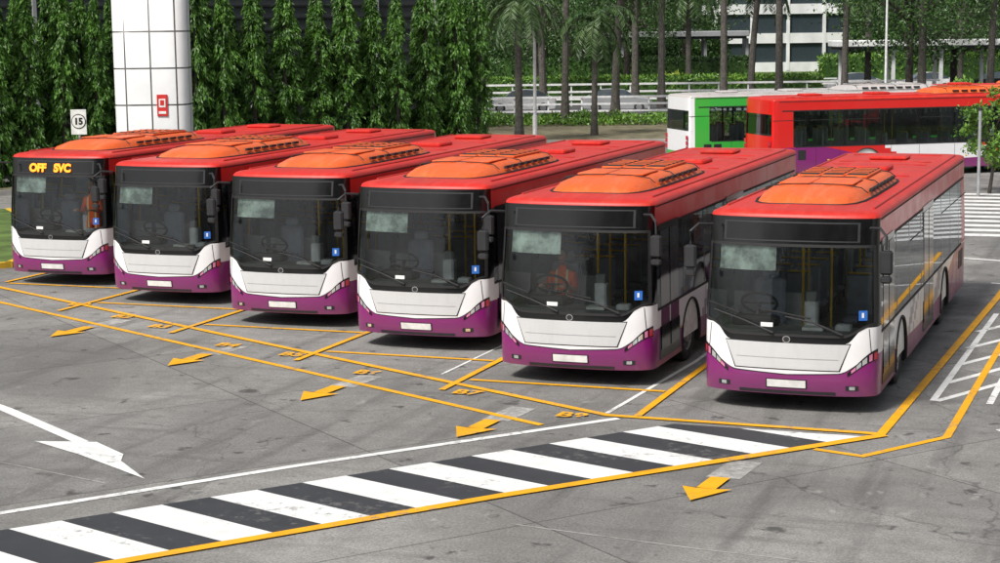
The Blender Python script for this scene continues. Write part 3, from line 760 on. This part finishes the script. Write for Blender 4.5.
def clump(name,a0,a1,b0,b1,h,n,k,ls=.22,box=False):
    r=np.random.default_rng(int(abs(a0)*7+b0)); a=r.uniform(a0,a1,n); b=r.uniform(b0,b1,n)
    if box: z=h*r.uniform(0,1,n)**.5
    else:
        env=.45+.55*np.abs(np.sin(a*1.3+b*.7)*np.cos(a*.53-b*.4)); z=h*env*r.uniform(0,1,n)**.6
    X=-.3461*b+.9382*a; Y=.9382*b+.3461*a; C=np.stack([X,Y,z+.05],1); Dv=r.normal(size=(n,3))+np.array([0,0,.6])
    ex=None
    if box:
        ex=MB(); ex.box(S((a0+a1)/2,(b0+b1)/2,h*.46),(a1-a0-.3,b1-b0-.3,h*.92),'leaf',rz=SA)
    me=leafmesh(name,C,Dv,r.uniform(ls*.7,ls*1.3,n),r.uniform(ls*.4,ls*.6,n),k,ex); return mkobj(name,me)
clump('groundcover_plants',-6,9.5,96,102,.6,9000,'shrub',.22)
clump('groundcover_plants',9.5,40,88,102,.7,12000,'shrub',.22)
clump('clipped_hedge',-2,23,127,129.5,1.7,18000,'shrub',.26,True)
clump('clipped_hedge',-2,20,141,144,2.7,18000,'leaf',.30,True)
clump('clipped_hedge',27,46,149,152,2.6,12000,'shrub',.32,True)
clump('lime_shrub',12.3,16.0,132,135,1.9,3500,'lime',.28)
clump('undergrowth',-8,-1,106,112,2.6,9000,'leaf',.3)
clump('undergrowth',27,44,104,108,2.0,12000,'shrub',.3)
clump('undergrowth',-20,24,186,190,5.5,22000,'leaf',.5)
clump('undergrowth',40,80,186,190,5.5,18000,'leaf',.5)
r=np.random.default_rng(5); n=42000; a=r.uniform(-60,110,n); b=r.uniform(225,265,n)
top=15+5*np.sin(a*.11)+3*np.sin(a*.37+1)+2*np.sin(a*.9); z=top*r.uniform(0,1,n)**.75
X=-.3461*b+.9382*a; Y=.9382*b+.3461*a
mkobj('distant_trees',leafmesh('distant_trees',np.stack([X,Y,z],1),r.normal(size=(n,3)),r.uniform(.9,1.7,n),r.uniform(.6,1.,n),'farleaf'))

# ------------------------------------------------------------------ tiled column
n=40; hw=1.14; Hc=11
ring=[]
for i in range(n):
    t=2*math.pi*i/n; c_,s_=math.cos(t),math.sin(t); ring.append((hw*sg(c_)*abs(c_)**.45,.8*sg(s_)*abs(s_)**.45))
me=bpy.data.meshes.new('column_shaft'); vs=[(x,y,z) for z in(0,Hc) for x,y in ring]; fs=[(i,(i+1)%n,n+(i+1)%n,n+i) for i in range(n)]+[tuple(range(n,2*n))]
me.from_pydata(vs,[],fs); me.materials.append(M['tiles']); uvl=me.uv_layers.new(name='UVMap')
arc=[0]
for i in range(n):
    p=ring[i];q=ring[(i+1)%n]; arc.append(arc[-1]+math.hypot(q[0]-p[0],q[1]-p[1]))
for i in range(n):
    pl=me.polygons[i]
    for li,(u,v) in zip(pl.loop_indices,[(arc[i],0),(arc[i+1],0),(arc[i+1],Hc),(arc[i],Hc)]): uvl.data[li].uv=(u+.2,v+.15)
me.polygons.foreach_set('use_smooth',[True]*n+[False])
ce=empty('tiled_column',S(*P(158,56),0),SA); mkobj('shaft',me,ce)
mb=MB(); mb.box((0,0,.2),(2.6,1.95,.4),'kerb'); mb.obj('plinth',ce)
mb=MB(); mb.box((.40,-.815,3.2),(.32,.03,.66),'signred'); mb.box((.40,-.833,3.27),(.20,.008,.26),'plate'); mb.box((.40,-.839,3.28),(.12,.006,.16),'signred'); mb.box((.40,-.833,2.98),(.22,.008,.08),'plate'); mb.obj('warning_sign',ce)
e=empty('speed_limit_sign',S(*P(82,53),0),SA)
mb=MB(); mb.tube([(0,.03,0),(0,.03,3.1)],.035,'gpaint',8)
def disc(mb,r_,y,k,z=2.85):
    n=28; vs=[(r_*math.cos(2*math.pi*i/n),y,z+r_*math.sin(2*math.pi*i/n)) for i in range(n)]+[(r_*math.cos(2*math.pi*i/n),y+.01,z+r_*math.sin(2*math.pi*i/n)) for i in range(n)]
    mb.add(vs,[tuple(range(n))]+[(i,(i+1)%n,n+(i+1)%n,n+i) for i in range(n)],k)
mb.bbox((0,-.005,2.83),(.46,.016,.74),'plate',.006); disc(mb,.215,-.024,'signblack'); disc(mb,.19,-.036,'plate'); mb.obj('pole_and_plate',e)
cu=bpy.data.curves.new('digits','FONT'); cu.body='15'; cu.size=.26; cu.align_x='CENTER'; cu.offset=.012; cu.materials.append(M['signblack'])
o=bpy.data.objects.new('digits',cu); col.objects.link(o); o.parent=e; o.location=(0,-.045,2.77); o.rotation_euler=(math.pi/2,0,0)
def lamp_post(a,b,h=9,k='wpaint'):
    e=empty('street_lamp',S(a,b,0),SA); mb=MB(); mb.tube([(0,0,0),(0,0,1.2),(0,0,1.21),(0,0,h)],[.12,.12,.085,.055],k,10)
    mb.tube([(0,0,h),(0,-.5,h+.25),(0,-1.3,h+.3)],.035,k,7); mb.bbox((0,-1.5,h+.28),(.26,.7,.12),'gpaint',.03); mb.box((0,0,.05),(.4,.4,.1),'kerb'); mb.obj('pole_and_luminaire',e,True)
lamp_post(*P(537,86)); lamp_post(*P(886,112))
def fence(a0,a1,b,h,rails=3,k='wpaint',t=.09):
    mb=MB(); mid=(a0+a1)/2
    for i in range(rails): mb.box(S(mid,b,h*(i+1)/rails-.04),(a1-a0,.06,t),k,rz=SA)
    x=a0
    while x<=a1: mb.box(S(x,b+.08,h/2),(.09,.09,h),k,rz=SA); x+=2.0
    return mb.obj('white_railing')
fence(-1,15.8,107,1.25,3,'wpaint',.12); fence(-1,30,122,1.5,3,'wpaint',.13); fence(2,26,138,1.2)
def walkway(a0,a1,b,h,k='bgrey'):
    e=empty('covered_walkway'); mb=MB(); mb.bbox(S((a0+a1)/2,b+1.2,h),(a1-a0,3.4,.45),k,.05,rz=SA); mb.box(S((a0+a1)/2,b+1.2,h-.32),(a1-a0-.4,3.0,.18),'wallg',rz=SA); mb.obj('roof',e)
    mb=MB(); x=a0+.8
    while x<a1: mb.box(S(x,b+.3,(h-.4)/2),(.24,.24,h-.4),k,rz=SA); mb.box(S(x,b+2.2,(h-.4)/2),(.24,.24,h-.4),k,rz=SA); x+=3.4
    mb.obj('columns',e)
walkway(6.,20.5,147,4.6); walkway(24.,42,128,3.9,'bwhite')
def building(name,a0,a1,b,dep,h,fl,k):
    e=empty(name); mb=MB(); mid=(a0+a1)/2; w=a1-a0
    mb.box(S(mid,b+dep/2,h/2),(w-.6,dep-.6,h-.1),'bglass',rz=SA); nf=max(1,int(h/fl))
    mb.obj('glazing',e); mb=MB()
    for i in range(nf+1): mb.box(S(mid,b+dep/2,min(h,i*fl+.5)),(w,dep,1.1),k,rz=SA)
    x=a0+.25
    while x<a1: mb.box(S(x,b+.10,h/2),(.35,.3,h-.3),k,rz=SA); x+=4
    mb.box(S(mid,b+dep/2,h+.35),(w+.5,dep+.5,.35),'bgrey',rz=SA)
    mb.obj('floors_and_columns',e); return e
building('office_building',24,39,200,14,13,3.2,'bwhite')
building('low_building',-2,22,196,12,8,3.8,'bgrey')
building('unseen_reflection_building',-50,50,-64,14,14,4,'bgrey')  # unseen block behind the camera, added to shape the windscreen reflections

def car(a,b,rz,k):
    e=empty('parked_car',S(a,b,0),SA+rz)
    mb=MB()
    st=[(-2.15,.70,.35,.62,.62,.6),(-2.05,.82,.25,.78,.80,.65),(-1.2,.88,.22,.90,.93,.68),(-.55,.89,.22,.93,1.38,.62),(.2,.89,.22,.94,1.46,.62),(1.0,.89,.22,.95,1.42,.61),(1.7,.87,.22,.96,1.05,.64),(2.1,.82,.28,.90,.92,.62),(2.18,.74,.4,.7,.7,.58)]
    vs=[]
    for x,w,z0,zb,zr,wr in st: vs+=[(x,-w,z0),(x,-w,zb),(x,-wr,zr),(x,wr,zr),(x,w,zb),(x,w,z0)]
    for i in range(len(st)-1):
        o=i*6
        for j,kk in((0,k),(1,'bglass' if 1<i<6 else k),(2,k if i in(0,1,3,4,6,7) else 'bglass'),(3,'bglass' if 1<i<6 else k),(4,k),(5,'under')):
            j2=(j+1)%6; mb.add([vs[o+j],vs[o+j2],vs[o+6+j2],vs[o+6+j]],[(0,1,2,3)],kk)
    mb.add(vs[:6],[(0,1,2,3,4,5)],k); mb.add(vs[-6:],[(5,4,3,2,1,0)],k)
    for x in(-1.35,1.35):
        for s_ in(-1,1):
            n=18; vv=[(x+.32*math.cos(2*math.pi*i/n),s_*y,.32+.32*math.sin(2*math.pi*i/n)) for y in(.92,.70) for i in range(n)]
            mb.add(vv,[tuple(range(n)),tuple(range(2*n-1,n-1,-1))]+[(i,(i+1)%n,n+(i+1)%n,n+i) for i in range(n)],'tyre')
            vv=[(x+.19*math.cos(2*math.pi*i/n),s_*.925,.32+.19*math.sin(2*math.pi*i/n)) for i in range(n)]; mb.add(vv,[tuple(range(n))],'rim')
    for s_ in(-.6,.6): mb.box((-2.14,s_,.66),(.05,.3,.12),'lamp'); mb.box((2.16,s_,.78),(.05,.3,.12),'redlens')
    mb.obj('car_body',e)
for a,b,rz,k in [(22.5,141,0,'wpaint'),(28,142,.05,'gpaint'),(33.5,141,0,'wpaint'),(39,141,0,'black'),(1.5,114,0,'wpaint'),(7.5,113.5,3.14,'bgrey')]: car(a,b,rz,k)

def bus_at(parts,a,b,head):
    x,y,_=S(a,b); d=Vector((math.cos(head),math.sin(head))); fr=Vector((x,y))+d*Lb
    return place_bus(parts,fr.x,fr.y,head-math.pi/2+math.pi)
HD=SA+math.radians(15)
bus_at(P_R,9.2,63.6,HD); bus_at(P_R,14.3,72.5,HD-.08); bus_at(P_G,6.7,67.3,HD)

sheet('grass_island',[(-26.1,33.9),(-25.3,35.2),(-26.5,39.5),(-33,46),(-50,40),(-40,28)],.13,'grass')
mb=MB(); P_=[(-40,28),(-26.1,33.9),(-25.3,35.2),(-26.5,39.5),(-33,46)]
for i in range(len(P_)-1):
    p=Vector(P_[i]);q=Vector(P_[i+1]); m_=(p+q)/2; mb.box((m_.x,m_.y,.07),((q-p).length+.1,.18,.14),'kerby',rz=math.atan2(q.y-p.y,q.x-p.x))
mb.obj('kerb')
me=broad(44,3.4,.85,'shrub',.17,30,70,.05,.2); mkobj('small_tree',me,None,S(*P(992,57),0))
e=empty('bollard_post',S(*P(981,56),0),SA); mb=MB(); mb.tube([(0,0,0),(0,0,2.7)],.05,'gpaint',10); mb.tube([(0,0,2.7),(0,0,2.78)],.07,'dark',10); mb.obj('post',e)

# ------------------------------------------------------------------ light
w=bpy.data.worlds.new('World'); scene.world=w; w.use_nodes=True; nt=w.node_tree
sky=nt.nodes.new('ShaderNodeTexSky'); sky.sky_type='NISHITA'; sky.sun_disc=False
EL=math.radians(52); AZ=math.radians(200)
sky.sun_elevation=EL; sky.sun_rotation=AZ; sky.air_density=1.2; sky.dust_density=3
bg=nt.nodes['Background']
bw=nt.nodes.new('ShaderNodeRGBToBW'); nt.links.new(sky.outputs[0],bw.inputs[0])
mx=nt.nodes.new('ShaderNodeMix'); mx.data_type='RGBA'; mx.inputs[0].default_value=.75
nt.links.new(sky.outputs[0],mx.inputs[6]); nt.links.new(bw.outputs[0],mx.inputs[7]); nt.links.new(mx.outputs[2],bg.inputs[0]); bg.inputs[1].default_value=.13
sd=bpy.data.lights.new('sun','SUN'); sd.energy=4.0; sd.angle=math.radians(12); sd.color=(1,.96,.9)
so=bpy.data.objects.new('sun',sd); col.objects.link(so)
dirv=Vector((math.sin(AZ)*math.cos(EL),math.cos(AZ)*math.cos(EL),math.sin(EL)))
so.rotation_euler=dirv.to_track_quat('Z','Y').to_euler(); so.location=(0,0,40)

# ------------------------------------------------------------------ camera
f,pi_,ya,ro,h=1789.3,.1425,.3534,-.0122,5.52
F=Vector((-math.sin(ya)*math.cos(pi_),math.cos(ya)*math.cos(pi_),-math.sin(pi_)))
r0=Vector((math.cos(ya),math.sin(ya),0)); u0=r0.cross(F)
r2=r0*math.cos(ro)+u0*math.sin(ro); u2=u0*math.cos(ro)-r0*math.sin(ro)
cd=bpy.data.cameras.new('camera'); cd.sensor_width=36; cd.lens=36*f/1000; cd.clip_end=3000; cd.clip_start=.1
co=bpy.data.objects.new('camera',cd); col.objects.link(co)
co.matrix_world=Matrix(((r2.x,u2.x,-F.x,0),(r2.y,u2.y,-F.y,0),(r2.z,u2.z,-F.z,h),(0,0,0,1)))
scene.camera=co
scene.view_settings.view_transform='Standard'; scene.view_settings.look='None'; scene.view_settings.exposure=0
